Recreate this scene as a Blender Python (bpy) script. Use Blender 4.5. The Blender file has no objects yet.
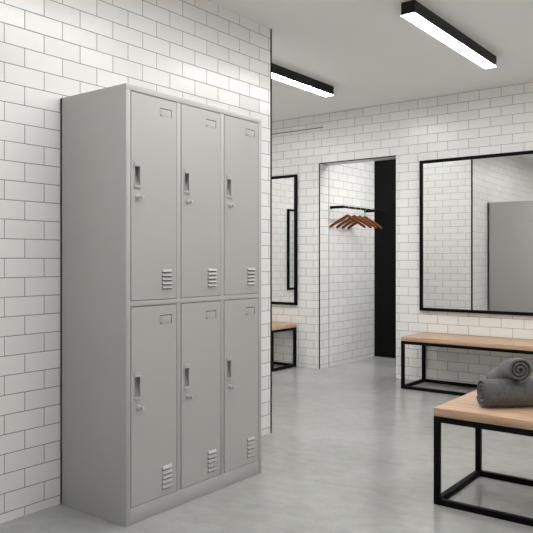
import bpy, bmesh, math, random
from mathutils import Vector, Matrix

random.seed(7)
scene = bpy.context.scene
COL = scene.collection

# ------------------------------------------------------------------ camera
F_PX, HOR = 683.0, 259.5
YAW = math.atan((788 - 266.5) / F_PX)
CAM_H = 1.0845
cam_d = bpy.data.cameras.new('camera')
cam = bpy.data.objects.new('camera', cam_d)
COL.objects.link(cam)
cam.location = (0, 0, CAM_H)
cam.rotation_euler = (math.pi / 2, 0, YAW)
cam_d.sensor_width = 36.0
cam_d.lens = F_PX * 36.0 / 533.0
cam_d.shift_y = (HOR - 266.5) / 533.0
cam_d.clip_start = 0.05
scene.camera = cam

scene.view_settings.view_transform = 'Standard'
scene.view_settings.look = 'None'
scene.view_settings.exposure = 0.0
scene.cycles.max_bounces = 14
scene.cycles.diffuse_bounces = 8
scene.cycles.glossy_bounces = 6
scene.cycles.sample_clamp_indirect = 6.0
scene.cycles.use_denoising = True

w = bpy.data.worlds.new('world')
scene.world = w
w.use_nodes = True
w.node_tree.nodes['Background'].inputs[0].default_value = (0.8, 0.8, 0.8, 1)
w.node_tree.nodes['Background'].inputs[1].default_value = 0.3

# ------------------------------------------------------------------ node helpers
class NT:
    def __init__(self, name):
        self.m = bpy.data.materials.new(name)
        self.m.use_nodes = True
        self.t = self.m.node_tree
        self.b = self.t.nodes['Principled BSDF']
    def n(self, typ, **kw):
        nd = self.t.nodes.new(typ)
        for k, v in kw.items():
            setattr(nd, k, v)
        return nd
    def put(self, sock, v):
        if hasattr(v, 'is_output') or isinstance(v, bpy.types.NodeSocket):
            self.t.links.new(v, sock)
        else:
            sock.default_value = v
    def math(self, op, a, b=0.0, c=None):
        nd = self.n('ShaderNodeMath', operation=op)
        self.put(nd.inputs[0], a)
        self.put(nd.inputs[1], b)
        if c is not None:
            self.put(nd.inputs[2], c)
        return nd.outputs[0]
    def ramp(self, fac, stops):
        nd = self.n('ShaderNodeValToRGB')
        el = nd.color_ramp.elements
        while len(el) < len(stops):
            el.new(0.5)
        for e, (p, c) in zip(el, stops):
            e.position = p
            e.color = (*c, 1)
        self.put(nd.inputs[0], fac)
        return nd.outputs[0]
    def noise(self, vec, scale, detail=2.0, rough=0.5):
        nd = self.n('ShaderNodeTexNoise')
        if vec is not None:
            self.put(nd.inputs['Vector'], vec)
        nd.inputs['Scale'].default_value = scale
        nd.inputs['Detail'].default_value = detail
        nd.inputs['Roughness'].default_value = rough
        return nd.outputs[0]
    def bump(self, h, strength, dist):
        nd = self.n('ShaderNodeBump')
        nd.inputs['Strength'].default_value = strength
        nd.inputs['Distance'].default_value = dist
        self.put(nd.inputs['Height'], h)
        return nd.outputs[0]
    def set(self, **kw):
        for k, v in kw.items():
            s = self.b.inputs[k.replace('_', ' ')]
            self.put(s, v)
        return self

def plain(name, col, rough=0.5, metal=0.0, spec=0.5, grain=0.0, gscale=300.0):
    t = NT(name)
    t.set(Base_Color=(*col, 1), Roughness=rough, Metallic=metal)
    t.b.inputs['Specular IOR Level'].default_value = spec
    if grain:
        co = t.n('ShaderNodeTexCoord').outputs['Object']
        nz = t.noise(co, gscale, 3.0)
        t.set(Normal=t.bump(nz, grain, 0.001))
    return t.m

def tile_material(name):
    t = NT(name)
    geo = t.n('ShaderNodeNewGeometry')
    sp = t.n('ShaderNodeSeparateXYZ'); t.put(sp.inputs[0], geo.outputs['Position'])
    sn = t.n('ShaderNodeSeparateXYZ'); t.put(sn.inputs[0], geo.outputs['True Normal'])
    x, y, z = sp.outputs
    side = t.math('GREATER_THAN', t.math('ABSOLUTE', sn.outputs[0]), 0.5)      # faces looking along X
    flat = t.math('GREATER_THAN', t.math('ABSOLUTE', sn.outputs[2]), 0.5)
    def mix(f, a, b):
        nd = t.n('ShaderNodeMix'); nd.data_type = 'FLOAT'
        t.put(nd.inputs[0], f); t.put(nd.inputs[2], a); t.put(nd.inputs[3], b)
        return nd.outputs[0]
    # normalised brick coordinates: one tile is 1 x 1
    u_x = t.math('DIVIDE', t.math('ADD', y, -1.488 + 19.0), 0.19)
    u_y = t.math('DIVIDE', t.math('ADD', x, 2.451 + 0.093 + 18.6), 0.186)
    v_x = t.math('DIVIDE', t.math('ADD', z, -0.038 + 0.809 * 2), 0.0809)
    v_y = t.math('DIVIDE', t.math('ADD', z, -0.037 + 0.8 * 2), 0.08)
    u = mix(side, u_y, u_x); v = mix(side, v_y, v_x)
    cv = t.n('ShaderNodeCombineXYZ')
    t.put(cv.inputs[0], t.math('MULTIPLY', u, 2.33)); t.put(cv.inputs[1], v)
    def brick(c1, c2, mortar, smooth, msize):
        b = t.n('ShaderNodeTexBrick')
        b.offset = 0.5; b.offset_frequency = 2; b.squash = 1.0
        t.put(b.inputs['Vector'], cv.outputs[0])
        b.inputs['Color1'].default_value = (*c1, 1)
        b.inputs['Color2'].default_value = (*c2, 1)
        b.inputs['Mortar'].default_value = (*mortar, 1)
        b.inputs['Scale'].default_value = 1.0
        b.inputs['Mortar Size'].default_value = msize
        b.inputs['Mortar Smooth'].default_value = smooth
        b.inputs['Bias'].default_value = 0.0
        b.inputs['Brick Width'].default_value = 2.33
        b.inputs['Row Height'].default_value = 1.0
        return b
    bc = brick((0.79, 0.788, 0.772), (0.75, 0.748, 0.732), (0.21, 0.207, 0.20), 0.15, MORTAR)
    br = brick((0, 0, 0), (1, 1, 1), (0.5, 0.5, 0.5), 0.0, 0.001)
    bh = brick((1, 1, 1), (1, 1, 1), (0, 0, 0), 0.6, 0.045)
    rnd = t.n('ShaderNodeSeparateColor'); t.put(rnd.inputs[0], br.outputs['Color'])
    r = rnd.outputs[0]
    r2 = t.math('FRACT', t.math('MULTIPLY', r, 7.31))
    wav = t.noise(geo.outputs['Position'], 9.0, 2.0)
    hgt = t.math('ADD', t.math('MULTIPLY', t.math('SUBTRACT', 1.0, bh.outputs['Fac']), 1.0), t.math('MULTIPLY', wav, 0.5))
    bmp = t.bump(hgt, 0.35, 0.0018)
    # every tile is set a hair out of true
    a = t.math('MULTIPLY', t.math('SUBTRACT', r, 0.5), 0.05)
    b_ = t.math('MULTIPLY', t.math('SUBTRACT', r2, 0.5), 0.05)
    tv = t.n('ShaderNodeCombineXYZ')
    t.put(tv.inputs[0], t.math('MULTIPLY', a, t.math('SUBTRACT', 1.0, side)))
    t.put(tv.inputs[1], t.math('MULTIPLY', a, side))
    t.put(tv.inputs[2], b_)
    ad = t.n('ShaderNodeVectorMath', operation='ADD'); t.put(ad.inputs[0], bmp); t.put(ad.inputs[1], tv.outputs[0])
    nm = t.n('ShaderNodeVectorMath', operation='NORMALIZE'); t.put(nm.inputs[0], ad.outputs[0])
    cm = t.n('ShaderNodeMix'); cm.data_type = 'RGBA'
    t.put(cm.inputs[0], flat)
    t.put(cm.inputs[6], bc.outputs['Color']); cm.inputs[7].default_value = (0.6, 0.595, 0.58, 1)
    t.set(Base_Color=cm.outputs[2], Normal=nm.outputs[0])
    t.put(t.b.inputs['Roughness'], t.math('ADD', t.math('MULTIPLY', bc.outputs['Fac'], 0.5), TILE_ROUGH))
    t.b.inputs['Specular IOR Level'].default_value = 0.5
    return t.m

MORTAR = 0.022
TILE_ROUGH = 0.24
M_TILE = tile_material('white_metro_tile')

def concrete():
    t = NT('polished_concrete')
    pos = t.n('ShaderNodeNewGeometry').outputs['Position']
    mp = t.n('ShaderNodeMapping'); t.put(mp.inputs[0], pos)
    mp.inputs['Rotation'].default_value = (0, 0, math.radians(-20)); mp.inputs['Scale'].default_value = (1.0, 1.5, 1.0)
    big = t.noise(mp.outputs[0], 1.6, 3.0, 0.5)
    mid = t.noise(mp.outputs[0], 11.0, 5.0, 0.62)
    fine = t.noise(pos, 130.0, 3.0, 0.6)
    s = t.math('ADD', t.math('MULTIPLY', big, 0.33), t.math('ADD', t.math('MULTIPLY', mid, 0.39), t.math('MULTIPLY', fine, 0.28)))
    c = t.ramp(s, [(0.30, (0.26, 0.259, 0.251)), (0.5, (0.34, 0.339, 0.33)), (0.70, (0.42, 0.419, 0.41))])
    t.set(Base_Color=c)
    t.put(t.b.inputs['Roughness'], t.math('ADD', t.math('MULTIPLY', big, 0.06), 0.17))
    t.b.inputs['Specular IOR Level'].default_value = 0.5
    return t.m
M_FLOOR = concrete()

def ceiling_mat():
    t = NT('ceiling_plaster')
    pos = t.n('ShaderNodeNewGeometry').outputs['Position']
    nz = t.noise(pos, 60.0, 4.0)
    t.set(Base_Color=(0.86, 0.853, 0.84, 1), Roughness=0.85, Normal=t.bump(nz, 0.1, 0.002))
    return t.m
M_CEIL = ceiling_mat()

def wood(name, c1, c2, c3, scale=1.0, rough=0.45):
    t = NT(name)
    co = t.n('ShaderNodeTexCoord').outputs['Object']
    mp = t.n('ShaderNodeMapping'); t.put(mp.inputs[0], co)
    mp.inputs['Scale'].default_value = (1.6 * scale, 26 * scale, 26 * scale)
    g1 = t.noise(mp.outputs[0], 1.4, 6.0, 0.6)
    mp2 = t.n('ShaderNodeMapping'); t.put(mp2.inputs[0], co)
    mp2.inputs['Scale'].default_value = (6 * scale, 190 * scale, 190 * scale)
    g2 = t.noise(mp2.outputs[0], 1.0, 3.0, 0.6)
    s = t.math('ADD', t.math('MULTIPLY', g1, 0.72), t.math('MULTIPLY', g2, 0.28))
    t.set(Base_Color=t.ramp(s, [(0.33, c1), (0.5, c2), (0.66, c3)]), Roughness=rough, Normal=t.bump(s, 0.15, 0.001))
    return t.m
M_WOOD = wood('oak_slab', (0.34, 0.207, 0.127), (0.49, 0.325, 0.21), (0.60, 0.42, 0.288))
M_HANGER = wood('hanger_wood', (0.045, 0.011, 0.002), (0.11, 0.030, 0.006), (0.19, 0.055, 0.012), 3.0, 0.55)
M_HANGER.node_tree.nodes['Principled BSDF'].inputs['Specular IOR Level'].default_value = 0.15
M_BLACK = plain('black_steel', (0.0025, 0.0025, 0.0025), 0.6, 0.0, 0.1, 0.05, 400)
M_LAMPBODY = plain('black_lamp_housing', (0.012, 0.012, 0.012), 0.6, 0.0, 0.3, 0.05, 400)
M_DARKWALL = plain('black_painted_board', (0.0035, 0.0036, 0.003), 0.75, 0.0, 0.12, 0.08, 120)
M_TRIM = plain('black_edge_trim', (0.006, 0.006, 0.006), 0.7, 0.0, 0.1)
M_GREYTRIM = plain('grey_reveal_line', (0.22, 0.22, 0.215), 0.6)
M_LOCKER = plain('grey_powder_coat', (0.40, 0.397, 0.383), 0.42, 0.0, 0.45, 0.05, 900)
M_GAP = plain('gap_shade', (0.05, 0.05, 0.048), 0.8)
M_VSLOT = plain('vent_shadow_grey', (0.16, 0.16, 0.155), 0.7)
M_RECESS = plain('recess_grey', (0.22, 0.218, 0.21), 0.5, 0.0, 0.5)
M_CHROME = plain('brushed_chrome', (0.60, 0.60, 0.59), 0.32, 0.6)

def towel_mat():
    t = NT('charcoal_terry')
    co = t.n('ShaderNodeTexCoord').outputs['Object']
    fine = t.noise(co, 420.0, 3.0, 0.7)
    mid = t.noise(co, 60.0, 3.0, 0.6)
    s = t.math('ADD', t.math('MULTIPLY', fine, 0.6), t.math('MULTIPLY', mid, 0.4))
    t.set(Base_Color=t.ramp(s, [(0.33, (0.058, 0.059, 0.059)), (0.68, (0.158, 0.161, 0.161))]), Roughness=0.95,
          Normal=t.bump(s, 0.7, 0.003))
    t.b.inputs['Sheen Weight'].default_value = 0.25
    t.b.inputs['Sheen Roughness'].default_value = 0.5
    t.b.inputs['Specular IOR Level'].default_value = 0.1
    return t.m
M_TOWEL = towel_mat()

def emit(name, strength):
    t = NT(name)
    t.set(Base_Color=(0.9, 0.9, 0.9, 1))
    t.b.inputs['Emission Color'].default_value = (1.0, 0.994, 0.982, 1)
    t.b.inputs['Emission Strength'].default_value = strength
    return t.m
LIGHT = 50.0
M_DIFF = emit('lamp_diffuser', LIGHT)
M_DIFF_DIM = emit('lamp_diffuser_dimmed', 44.0)
M_DIFF_ALCOVE = emit('alcove_fill_diffuser', 150.0)

def mirror_mat(name, tilt=None):
    t = NT(name)
    t.set(Base_Color=(0.88, 0.89, 0.88, 1), Metallic=1.0, Roughness=0.0)
    if tilt:
        # flat sheet; shading normals tilted to move its reflection sideways
        (x0, a0), (x1, a1) = tilt
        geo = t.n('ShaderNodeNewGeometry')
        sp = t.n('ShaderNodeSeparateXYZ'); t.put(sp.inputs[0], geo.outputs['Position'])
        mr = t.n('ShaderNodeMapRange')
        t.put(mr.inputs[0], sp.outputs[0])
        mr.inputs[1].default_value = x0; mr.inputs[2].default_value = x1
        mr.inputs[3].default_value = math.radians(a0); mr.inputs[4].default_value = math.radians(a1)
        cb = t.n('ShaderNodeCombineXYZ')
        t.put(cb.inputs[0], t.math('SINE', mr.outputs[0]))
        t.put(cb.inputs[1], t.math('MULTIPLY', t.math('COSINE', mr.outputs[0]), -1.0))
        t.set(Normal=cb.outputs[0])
    return t.m
M_MIRROR = mirror_mat('mirror_glass')
M_MIRROR_TILT = mirror_mat('tilted_normal_mirror_glass', ((-2.17, 5.0), (-1.645, 2.65)))

# ------------------------------------------------------------------ mesh helpers
def box(bm, x0, x1, y0, y1, z0, z1, bevel=0.0, seg=2):
    vs = [bm.verts.new((x, y, z)) for x in (x0, x1) for y in (y0, y1) for z in (z0, z1)]
    idx = [(0, 1, 3, 2), (4, 6, 7, 5), (0, 4, 5, 1), (2, 3, 7, 6), (0, 2, 6, 4), (1, 5, 7, 3)]
    fs = [bm.faces.new([vs[i] for i in f]) for f in idx]
    if bevel:
        es = list({e for f in fs for e in f.edges})
        bmesh.ops.bevel(bm, geom=es, offset=bevel, segments=seg, affect='EDGES', profile=0.5)

def cyl(bm, p0, p1, r0, r1=None, seg=20, bevel=0.0):
    p0, p1 = Vector(p0), Vector(p1)
    r1 = r0 if r1 is None else r1
    d = (p1 - p0)
    q = d.to_track_quat('Z', 'Y').to_matrix().to_4x4()
    res = bmesh.ops.create_cone(bm, cap_ends=True, segments=seg, radius1=r0, radius2=r1, depth=d.length)
    bmesh.ops.transform(bm, matrix=Matrix.Translation((p0 + p1) / 2) @ q, verts=res['verts'])
    if bevel:
        es = [e for e in {e for v in res['verts'] for e in v.link_edges} if len(e.link_faces) == 2
              and any(len(f.verts) > 4 for f in e.link_faces)]
        bmesh.ops.bevel(bm, geom=es, offset=bevel, segments=2, affect='EDGES')

def tube(bm, pts, r, seg=10, closed=False, flat=1.0):
    pts = [Vector(p) for p in pts]
    rings = []
    n = len(pts)
    up = None
    for i, p in enumerate(pts):
        a = pts[max(i - 1, 0)]; b = pts[min(i + 1, n - 1)]
        d = (b - a).normalized()
        if up is None:
            up = Vector((0, 0, 1)) if abs(d.z) < 0.9 else Vector((1, 0, 0))
        s = d.cross(up).normalized(); up = s.cross(d).normalized()
        rr = r[i] if isinstance(r, (list, tuple)) else r
        rings.append([bm.verts.new(p + s * (math.cos(2 * math.pi * k / seg) * rr * flat) + up * (math.sin(2 * math.pi * k / seg) * rr)) for k in range(seg)])
    for a, b in zip(rings, rings[1:]):
        for k in range(seg):
            bm.faces.new((a[k], a[(k + 1) % seg], b[(k + 1) % seg], b[k]))
    bm.faces.new(rings[0][::-1]); bm.faces.new(rings[-1])

def obj(name, bm, mat, parent=None, smooth=None, loc=None):
    bmesh.ops.recalc_face_normals(bm, faces=bm.faces)
    me = bpy.data.meshes.new(name)
    bm.to_mesh(me); bm.free()
    me.materials.append(mat)
    if smooth is not None:
        for p in me.polygons:
            p.use_smooth = True
        try:
            me.set_sharp_from_angle(angle=math.radians(smooth))
        except Exception:
            pass
    o = bpy.data.objects.new(name, me)
    COL.objects.link(o)
    if parent:
        o.parent = parent
    if loc:
        o.location = loc
    return o

def boxes(name, mat, lst, parent=None, bevel=0.0, smooth=None):
    bm = bmesh.new()
    for b in lst:
        box(bm, *b, bevel=bevel)
    return obj(name, bm, mat, parent, smooth if smooth else (40 if bevel else None))

def thing(name, label, cat, loc=(0, 0, 0), rz=0.0, group=None):
    o = bpy.data.objects.new(name, None)
    o.empty_display_size = 0.1
    COL.objects.link(o)
    o.location = loc; o.rotation_euler = (0, 0, rz)
    o['label'] = label; o['category'] = cat
    if group:
        o['group'] = group
    return o

def tag(o, label, cat, group=None):
    o['label'] = label; o['category'] = cat
    if group:
        o['group'] = group
    return o

def struct(name, mat, lst, bevel=0.0, label=None):
    o = boxes(name, mat, lst, None, bevel)
    o['kind'] = 'structure'
    if label:
        o['label'] = label
    return o

def copy_tree(o, parent=None):
    c = o.copy(); COL.objects.link(c)
    if parent:
        c.parent = parent
    for ch in list(o.children):
        copy_tree(ch, c)
    return c

# ------------------------------------------------------------------ room shell
WX, WE, YB, CZ = -2.57, 3.415, 5.69, 2.525
XR, YF, XL = 1.7, -2.2, -5.2                      # right wall, wall behind the camera, far left wall
YI, YA = 5.858, 6.82                              # back wall thickness, alcove depth
AX0, AX1, LZ = -3.682, -2.853, 2.031              # opening

struct('floor', M_FLOOR, [(XL - .1, XR + .1, YF - .1, YA + .1, -0.1, 0)])
struct('ceiling', M_CEIL, [(XL - .1, XR + .1, YF - .1, YI, CZ, CZ + 0.1)])
struct('wall_left', M_TILE, [(WX - 0.14, WX, YF, WE, 0, CZ)])
struct('wall_left_return', M_TILE, [(XL, WX - 0.14, WE - 0.14, WE, 0, CZ)])
struct('wall_far_left', M_TILE, [(XL - .1, XL, WE - .14, YI, 0, CZ)])
struct('wall_back', M_TILE, [(XL, AX0, YB, YI, 0, CZ), (AX1, XR, YB, YI, 0, CZ), (AX0, AX1, YB, YI, LZ, CZ)])
struct('wall_right', M_TILE, [(XR, XR + .1, YF, YB, 0, CZ)])
struct('wall_front', M_TILE, [(WX, XR, YF - .1, YF, 0, CZ)])
struct('wall_alcove_left', M_TILE, [(AX0 - .12, AX0 - .004, YI, YA, 0, CZ)])
struct('wall_alcove_right', M_TILE, [(-2.36, -2.26, YI, YA, 0, CZ)])
struct('wall_alcove_back', M_DARKWALL, [(AX0 - .12, -2.26, YA, YA + .08, 0, CZ)])
struct('ceiling_alcove', M_CEIL, [(AX0 - .12, -2.26, YI, YA + .08, CZ, CZ + .1)])
# thin black edge trims on the tiled corners
struct('trim_1', M_TRIM, [(WX - 0.010, WX + 0.0025, WE - 0.009, WE + 0.0025, 0, CZ)])
struct('trim_2', M_TRIM, [(AX0 - 0.009, AX0 + 0.002, YB - 0.0025, YB + 0.002, 0, LZ)])
struct('trim_3', M_TRIM, [(AX0 - 0.004, AX1, YB - 0.0025, YB + 0.001, LZ - 0.002, LZ + 0.007)])
struct('trim_4', M_GREYTRIM, [(AX0 - 0.004, AX0 + 0.002, YI - 0.004, YI + 0.004, 0, LZ)])
struct('trim_5', M_GREYTRIM, [(XL, -3.64, YB - 0.004, YB, 2.383, 2.393)])

# ------------------------------------------------------------------ lockers
LK = thing('locker_cabinet', 'tall light grey steel cabinet of six lockers standing against the white tiled wall', 'lockers', (WX, 1.853, 0))
D, Wd, Ht = 0.44, 0.895, 1.80
bm = bmesh.new()
ST, DV = 0.025, 0.0265
DW = (Wd - 2 * ST - 2 * DV) / 3
dy = [ST + i * (DW + DV) for i in range(3)]
dz = [(0.068, 0.891), (0.913, 1.775)]
box(bm, 0.004, 0.016, 0, Wd, 0.0, Ht)                      # back
box(bm, 0.004, D - 0.0005, 0, 0.0245, 0, Ht - .0005, 0.002)             # sides
box(bm, 0.004, D - 0.0005, Wd - 0.0245, Wd, 0, Ht - .0005, 0.002)
box(bm, 0.004, D, 0.0005, Wd - .0005, Ht - 0.025, Ht, 0.002)         # top
box(bm, 0.016, D - 0.022, 0.02, Wd - 0.02, 0.0, Ht - 0.02)       # inner block behind the doors
box(bm, D - 0.03, D - 0.001, 0.024, Wd - 0.024, 0.0, 0.068, 0.0015)
box(bm, D - 0.03, D - 0.001, 0.024, Wd - 0.024, 0.891, 0.913, 0.002)
for i in (0, 1):
    a = dy[i] + DW
    box(bm, D - 0.03, D - 0.0018, a, a + DV, 0.06, Ht - 0.02, 0.003)
obj('body', bm, M_LOCKER, LK, 40)
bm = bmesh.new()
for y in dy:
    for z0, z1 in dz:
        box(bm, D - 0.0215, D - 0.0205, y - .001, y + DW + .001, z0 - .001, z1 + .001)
obj('door_gap_shade', bm, M_GAP, LK)  # dark sheets behind the doors, painted as the shade in their gaps

def make_door(z0, z1, hz, kz, vz0, vz1, cz0, cz1):
    """door at local (x outward, y along width, z up), origin at its lower left corner"""
    g = 0.003
    h = z1 - z0
    T = 0.019
    hy0, hy1 = 0.0205, 0.0505                # handle hole
    ha, hb = hz
    def panel(bm, y0, y1, za, zb):
        box(bm, 0, T, y0, y1, za, zb)
    # front sheet with a hole for the recessed handle
    bm = bmesh.new()
    ys = [g, hy0, hy1, DW - g]; zs = [g, ha + 0.014, hb - 0.014, h - g]
    V = {}
    for i, y in enumerate(ys):
        for k, z in enumerate(zs):
            for f, x in ((0, 0.0), (1, T)):
                V[i, k, f] = bm.verts.new((x, y, z))
    for i in range(3):
        for k in range(3):
            if (i, k) == (1, 1):
                continue
            bm.faces.new((V[i, k, 1], V[i + 1, k, 1], V[i + 1, k + 1, 1], V[i, k + 1, 1]))
            bm.faces.new((V[i, k, 0], V[i, k + 1, 0], V[i + 1, k + 1, 0], V[i + 1, k, 0]))
    for i in range(3):
        bm.faces.new((V[i, 0, 0], V[i + 1, 0, 0], V[i + 1, 0, 1], V[i, 0, 1]))
        bm.faces.new((V[i, 3, 0], V[i, 3, 1], V[i + 1, 3, 1], V[i + 1, 3, 0]))
        bm.faces.new((V[0, i, 0], V[0, i, 1], V[0, i + 1, 1], V[0, i + 1, 0]))
        bm.faces.new((V[3, i, 0], V[3, i + 1, 0], V[3, i + 1, 1], V[3, i, 1]))
    # hole walls
    for a, b in (((1, 1), (2, 1)), ((2, 1), (2, 2)), ((2, 2), (1, 2)), ((1, 2), (1, 1))):
        bm.faces.new((V[a + (1,)], V[b + (1,)], V[b + (0,)], V[a + (0,)]))
    outer = [e for e in bm.edges if len(e.link_faces) == 2 and e.calc_face_angle(0) > 1 and
             all(abs(v.co.x - T) < 1e-6 for v in e.verts) and
             (all(abs(v.co.y - g) < 1e-6 for v in e.verts) or all(abs(v.co.y - (DW - g)) < 1e-6 for v in e.verts) or
              all(abs(v.co.z - g) < 1e-6 for v in e.verts) or all(abs(v.co.z - (h - g)) < 1e-6 for v in e.verts))]
    bmesh.ops.bevel(bm, geom=outer, offset=0.004, segments=3, affect='EDGES')
    door = obj('door', bm, M_LOCKER, LK, 35)
    # handle: raised surround, sloping cup, pull lip
    bm = bmesh.new()
    y0, y1 = 0.0175, 0.0535
    box(bm, T - .002, T + .002, y0, hy0 + .001, ha, hb, .0008)
    box(bm, T - .002, T + .002, hy1 - .001, y1, ha, hb, .0008)
    box(bm, T - .002, T + .0035, y0, y1, ha, ha + .014, .001)
    box(bm, T - .002, T + .0035, y0, y1, hb - .013, hb, .001)
    box(bm, T - .002, T + .005, y0 + .003, y1 - .003, ha + .004, ha + .010, .001)
    box(bm, T - .004, T + .005, hy0, hy1, hb - .019, hb - .012, .0015)
    obj('handle', bm, M_LOCKER, door, 40)
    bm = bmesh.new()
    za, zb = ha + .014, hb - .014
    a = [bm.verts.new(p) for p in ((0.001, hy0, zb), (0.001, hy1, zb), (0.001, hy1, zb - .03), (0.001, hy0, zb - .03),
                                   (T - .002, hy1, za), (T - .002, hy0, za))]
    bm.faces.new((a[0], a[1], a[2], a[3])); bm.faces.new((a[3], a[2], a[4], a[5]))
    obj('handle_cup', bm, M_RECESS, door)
    # lock barrel with its key stub
    ky = 0.040
    bm = bmesh.new()
    cyl(bm, (T - .002, ky, kz), (T + .004, ky, kz), .0125, .0115, 24, .001)
    cyl(bm, (T + .003, ky, kz), (T + .014, ky, kz), .0095, .0085, 24, .001)
    cyl(bm, (T + .012, ky + .001, kz), (T + .024, ky + .001, kz), .0042, .0042, 16)
    cyl(bm, (T + .022, ky + .001, kz), (T + .031, ky + .001, kz), .0078, .0070, 20, .0015)
    obj('lock', bm, M_CHROME, door, 35)
    # louvred vent
    bm = bmesh.new()
    vy0, vy1 = 0.173, 0.233
    n = 5
    st = (vz1 - vz0) / n
    for k in range(n):
        zt = vz1 - k * st
        prof = [(T - .001, zt), (T + .005, zt - st * .22), (T + .009, zt - st * .60), (T + .007, zt - st * .68), (T - .001, zt - st * .66)]
        L = [bm.verts.new((x, vy0 + (.003 if i in (1, 2, 3) else 0), z)) for i, (x, z) in enumerate(prof)]
        R = [bm.verts.new((x, vy1 - (.003 if i in (1, 2, 3) else 0), z)) for i, (x, z) in enumerate(prof)]
        for i in range(len(prof)):
            j = (i + 1) % len(prof)
            bm.faces.new((L[i], L[j], R[j], R[i]))
        bm.faces.new(L[::-1]); bm.faces.new(R)
    obj('vent_louvre', bm, M_LOCKER, door, 30)
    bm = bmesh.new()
    for k in range(n):  # grey strips painted as the shade beneath each slat
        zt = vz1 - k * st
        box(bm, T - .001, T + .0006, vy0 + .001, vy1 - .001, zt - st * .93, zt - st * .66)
    obj('vent_slot_shade', bm, M_VSLOT, door)
    # label card holder, pressed out of the sheet: dark strips painted as slot shade along its top and outer side
    cy0, cy1 = 0.163, 0.233
    bm = bmesh.new()
    box(bm, T - .001, T + .0009, cy0, cy1 - .004, cz0, cz1 - .004, .0004)
    obj('card_holder', bm, M_LOCKER, door, 40)
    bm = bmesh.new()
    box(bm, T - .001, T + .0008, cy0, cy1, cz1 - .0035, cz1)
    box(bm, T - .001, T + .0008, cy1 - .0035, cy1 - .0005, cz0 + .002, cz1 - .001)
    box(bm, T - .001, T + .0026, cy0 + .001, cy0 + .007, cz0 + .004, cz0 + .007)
    obj('card_slot_shade', bm, M_GAP, door)
    return door

low = make_door(dz[0][0], dz[0][1], (0.436, 0.551), 0.406, 0.028, 0.130, 0.739, 0.779)
upp = make_door(dz[1][0], dz[1][1], (0.464, 0.574), 0.429, 0.041, 0.130, 0.783, 0.820)
for row, proto in ((0, low), (1, upp)):
    for i in range(3):
        d = proto if i == 0 else copy_tree(proto, LK)
        d.location = (D - 0.020, dy[i], dz[row][0])

# ------------------------------------------------------------------ benches
def make_bench(label, group, x0, x1, y0, y1, top=0.432, thick=0.035, t=0.026):
    """slab on a black square-tube cage; origin at the front left foot"""
    L, Dp = x1 - x0, y1 - y0
    r = thing('bench', label, 'bench', (x0, y0, 0), 0, group)
    boxes('seat', M_WOOD, [(0, L, 0, Dp, top - thick, top)], r, 0.0025)
    z1 = top - thick
    for a in (0, L - t):
        for b in (0, Dp - t):
            boxes('leg', M_BLACK, [(a, a + t, b, b + t, 0, z1)], r, 0.0015)
    rails = lambda z: [(t, L - t, 0, t, z, z + t), (t, L - t, Dp - t, Dp, z, z + t),
                       (0, t, t, Dp - t, z, z + t), (L - t, L, t, Dp - t, z, z + t)]
    boxes('top_rail', M_BLACK, rails(z1 - t), r, 0.0015)
    boxes('base_rail', M_BLACK, rails(0.0), r, 0.0015)
    return r
BG = 'slab benches on black frames'
make_bench('oak slab bench on black steel frame in front, carrying the rolled towels', BG, -1.25, 0.15, 2.857, 3.39, top=.428, thick=.037)
make_bench('oak slab bench on black frame against the back wall under the large mirror', BG, -2.587, -0.95, 5.249, 5.685, top=.436)
make_bench('oak slab bench on black frame under the narrow mirror, half hidden by the left wall', BG, -5.1, -3.958, 5.275, 5.685, top=.434)
# ------------------------------------------------------------------ mirrors
def mirror(label, x0, x1, z0, z1, glass, y=YB, fw=0.026, fd=0.03, group='black framed mirrors'):
    r = thing('wall_mirror', label, 'mirror', ((x0 + x1) / 2, y, z0), 0, group)
    hw = (x1 - x0) / 2; h = z1 - z0
    bm = bmesh.new()
    box(bm, -hw, -hw + fw, -fd, -.001, 0, h, .001)
    box(bm, hw - fw, hw, -fd, -.001, 0, h, .001)
    box(bm, -hw + fw, hw - fw, -fd, -.001, 0, fw, .001)
    box(bm, -hw + fw, hw - fw, -fd, -.001, h - fw, h, .001)
    obj('frame', bm, M_BLACK, r, 40)
    bm = bmesh.new()
    box(bm, -hw + fw - .002, hw - fw + .002, -.014, -.008, fw - .002, h - fw + .002)
    obj('glass', bm, glass, r)
    return r
mirror('wide black framed mirror on the back wall above the long bench', -2.609, -1.02, 0.630, 1.963, M_MIRROR_TILT)
mirror('narrow black framed mirror left of the alcove opening, cut off by the left wall', -4.65, -3.947, 0.622, 1.945, M_MIRROR)
ml = mirror('black framed mirror on the side wall, seen only as reflection in the narrow mirror', 3.50 - 3.8, 4.11 - 3.8, .69, 1.745, M_MIRROR, y=0)
ml.location = (XL, 3.8, .69); ml.rotation_euler = (0, 0, math.pi / 2)

# ------------------------------------------------------------------ ceiling lights
def lamp(label, x, y0, y1, wdt=0.082, h=0.072, diff=None):
    r = thing('ceiling_light', label, 'light', (x, (y0 + y1) / 2, CZ), 0, 'linear ceiling lights')
    L = (y1 - y0) / 2; hw = wdt / 2
    bm = bmesh.new()
    box(bm, -hw, -hw + .004, -L, L, -h, 0); box(bm, hw - .004, hw, -L, L, -h, 0)
    box(bm, -hw, hw, -L, -L + .006, -h, 0); box(bm, -hw, hw, L - .006, L, -h, 0)
    box(bm, -hw + .004, hw - .004, -L + .006, L - .006, -.02, -.0005)
    obj('housing', bm, M_LAMPBODY, r)
    bm = bmesh.new()
    box(bm, -hw + .0015, hw - .0015, -L + .002, L - .002, -h - .0015, -h - .0001)
    obj('diffuser', bm, diff or M_DIFF, r)
    return r
lamp('black linear ceiling light, nearer the camera, wholly in view above the room', -1.685, 3.505, 4.842)
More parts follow.
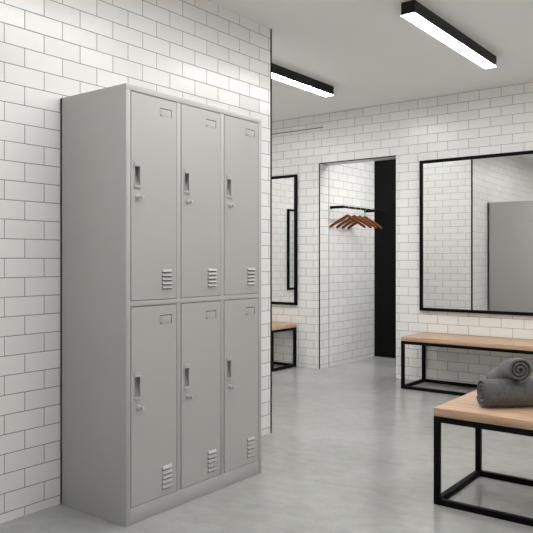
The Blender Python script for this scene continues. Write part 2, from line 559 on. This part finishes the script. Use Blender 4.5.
lamp('black linear ceiling light partly hidden behind the end of the left wall', -3.048, 3.52, 4.86)
for x, y in ((-1.685, 1.45), (-1.685, -0.6), (-4.41, 3.5), (-0.1, 3.5), (-0.1, 1.45), (-0.1, -0.6)):  # first read off wall highlights; the rest added, unseen, to brighten the room
    lamp('unseen black linear ceiling light outside the picture, brightening the room', x, y, y + 1.34, diff=M_DIFF_DIM)

lamp('unseen black linear light added on the alcove ceiling to brighten the alcove', -2.62, 5.95, 6.70, diff=M_DIFF_ALCOVE)  # added fill, unseen above the lintel; brightens the alcove wall
# unseen trough added to throw fill light onto the ceiling
ux, uy, uz = XR, 4.2, 1.95
ul = thing('ceiling_fill_trough', 'unseen black trough light added on the right wall to brighten the ceiling', 'light', (ux, uy, uz))
boxes('housing', M_LAMPBODY, [(-.18, -.174, -1.35, 1.35, -.06, .01), (-.006, -.001, -1.35, 1.35, -.06, .01),
                              (-.174, -.006, -1.35, 1.35, -.06, -.05), (-.174, -.006, -1.35, -1.344, -.05, .01), (-.174, -.006, 1.344, 1.35, -.05, .01)], ul)
ld = bpy.data.lights.new('lamp', 'AREA')
ld.shape = 'RECTANGLE'; ld.size = 0.1; ld.size_y = 2.6; ld.energy = 46.0; ld.color = (1.0, .992, .975)
lo = bpy.data.objects.new('lamp', ld); COL.objects.link(lo)
lo.parent = ul; lo.location = (-.09, 0, -.03); lo.rotation_euler = (math.pi, 0, 0)

# ------------------------------------------------------------------ clothes rail and hangers
RX, RZ = -3.54, 1.612
rail = thing('clothes_rail', 'black wall mounted clothes rail in the alcove', 'rail', (AX0, 5.90, RZ))
bm = bmesh.new(); tube(bm, [(RX - AX0, 0, 0), (RX - AX0, 0.915, 0)], 0.0115, 14); obj('rod', bm, M_BLACK, rail, 40)
for yy in (0.0, 0.70):
    bm = bmesh.new()
    box(bm, -.003, RX - AX0 + .012, yy - .014, yy + .014, -.013, .013, .003)
    box(bm, -.003, .004, yy - .016, yy + .016, -.016, .016, .002)
    obj('bracket', bm, M_BLACK, rail, 40)

def make_hanger(label, y, rz):
    r = thing('clothes_hanger', label, 'hanger', (RX, y, RZ), rz, 'wooden hangers on the rail')
    # shoulders: two curved arms meeting in a raised neck, along local X
    bm = bmesh.new()
    half, drop = 0.185, 0.108
    pts, rad = [], []
    N = 22
    for i in range(N + 1):
        u = -1 + 2 * i / N
        a = abs(u)
        z = -0.094 - drop * (a ** 1.25) + 0.010 * math.exp(-(u / .13) ** 2)
        pts.append((u * half, 0.012 * a * a, z))
        rad.append(0.0175 - 0.004 * a if a < .97 else 0.008)
    tube(bm, pts, rad, 10, flat=0.62)
    obj('shoulders', bm, M_HANGER, r, 60)
    bm = bmesh.new()
    hk = [(0, 0, -0.090), (0, 0, -0.026)]
    for k in range(11):
        a = math.radians(-90 + k * 25)
        hk.append((0.0145 * math.cos(a) * 1, 0, 0.0 + 0.0145 * math.sin(a)) if k else (0.0, 0, -0.0165))
    tube(bm, hk, 0.0018, 8)
    h = obj('hook', bm, M_CHROME, r, 60)
    h.rotation_euler = (0, 0, -rz)
    return r
hl = ['brown wooden clothes hanger nearest the front of the alcove, leftmost on the rail',
      'brown wooden clothes hanger second from the left on the rail',
      'brown wooden clothes hanger third from the left on the rail',
      'brown wooden clothes hanger deepest in the alcove, rightmost on the rail']
for l, y in zip(hl, (5.99, 6.12, 6.23, 6.345)):
    make_hanger(l, y, math.radians(42))

# ------------------------------------------------------------------ rolled towels
def towel(name, label, path, R, turns, th, squash=1.0, start=0.0, flip=1):
    """a spiral ribbon of cloth swept along a path; ribbon pinches to a rounded hem at both ends"""
    path = [Vector(p) for p in path]
    base = path[0].copy()
    NS = 34
    pitch = th * 1.38
    nA = int(turns * 30)
    r_in = R - th / 2 - pitch * turns
    spiral = []
    for i in range(nA + 1):
        u = i / nA
        a = start + flip * (turns * (u - 1)) * 2 * math.pi
        spiral.append((a, max(r_in, .004) + (R - th / 2 - max(r_in, .004)) * u))
    # resample the path
    segs = [(b - a).length for a, b in zip(path, path[1:])]
    tot = sum(segs)
    def at(s):
        s = min(max(s, 0), tot)
        for (a, b), l in zip(zip(path, path[1:]), segs):
            if s <= l + 1e-9:
                return a.lerp(b, s / l)
            s -= l
        return path[-1]
    def smooth_at(s):
        acc = Vector()
        for k in range(-4, 5):
            acc += at(s + k * .018) if 0 <= s + k * .018 <= tot else (at(0) + (at(.01) - at(0)) * ((s + k * .018) / .01) if s + k * .018 < 0 else at(tot) + (at(tot) - at(tot - .01)) * ((s + k * .018 - tot) / .01))
        return acc / 9
    # stations, dense at the hems
    hem = th * .8
    st = [0, hem * .08, hem * .3, hem * .62, hem]
    st = st + [hem + (tot - 2 * hem) * k / 22 for k in range(1, 22)] + [tot - s for s in reversed(st)]
    bm = bmesh.new()
    grid = []
    for s in st:
        e = min(s, tot - s)
        k = 1.0 if e >= hem else math.sqrt(max(0.0, 1 - (1 - e / hem) ** 2))
        k = max(k, 0.12)
        p = smooth_at(s); d = (smooth_at(s + .004) - smooth_at(s - .004)).normalized()
        sd = d.cross(Vector((0, 0, 1))).normalized(); up = sd.cross(d).normalized()
        row = []
        ribbon = [(a, r + th / 2 * k) for a, r in spiral]
        # rounded outer edge of the cloth, then back along the inner face
        inner = [(a, r - th / 2 * k) for a, r in reversed(spiral)]
        for a, r in ribbon + inner:
            wob = 1 + .012 * math.sin(3 * a + 9 * s) + .01 * math.sin(2 * a + 25 * s)
            row.append(bm.verts.new(p - base + sd * (math.cos(a) * r * wob) + up * (math.sin(a) * r * wob * squash)))
        grid.append(row)
    n = len(grid[0])
    for a, b in zip(grid, grid[1:]):
        for k in range(n):
            bm.faces.new((a[k], a[(k + 1) % n], b[(k + 1) % n], b[k]))
    m = n // 2
    for row, rev in ((grid[0], False), (grid[-1], True)):
        for k in range(m - 1):
            q = (row[k], row[k + 1], row[n - 2 - k], row[n - 1 - k])
            bm.faces.new(q if not rev else q[::-1])
    o = obj(name, bm, M_TOWEL, None, 70)
    o.location = base
    return tag(o, label, 'towel', 'rolled charcoal towels')

BT = 0.428
cx, sx = math.cos(YAW), math.sin(YAW)
R1 = 0.0685
p0 = Vector((-1.085, 2.990, BT + R1 - 0.0005))
right = Vector((cx, sx, 0)); fwd = Vector((-sx, cx, 0))
towel('rolled_towel', 'charcoal towel roll lying flat on the front bench, beneath the other roll',
      [p0 + (right + fwd * .07) * (.40 * k / 8) for k in range(9)], R1, 3.4, 0.0125, 1.0, math.radians(-150), -1)
q0 = p0 + right * .150 + Vector((0, 0, R1 + .042))
path = [q0 + fwd * s + right * (.03 * max(s, 0)) + Vector((0, 0, dzz)) for s, dzz in
        ((-.066, -.003), (-.03, 0), (0.0, -.001), (.03, -.012), (.07, -.030), (.11, -.050), (.15, -.068), (.19, -.084), (.23, -.096), (.28, -.104))]
towel('rolled_towel', 'charcoal towel roll lying across the top of the other roll, spiral end forward',
      path, 0.058, 2.9, 0.0112, 1.0, math.radians(-85), -1)
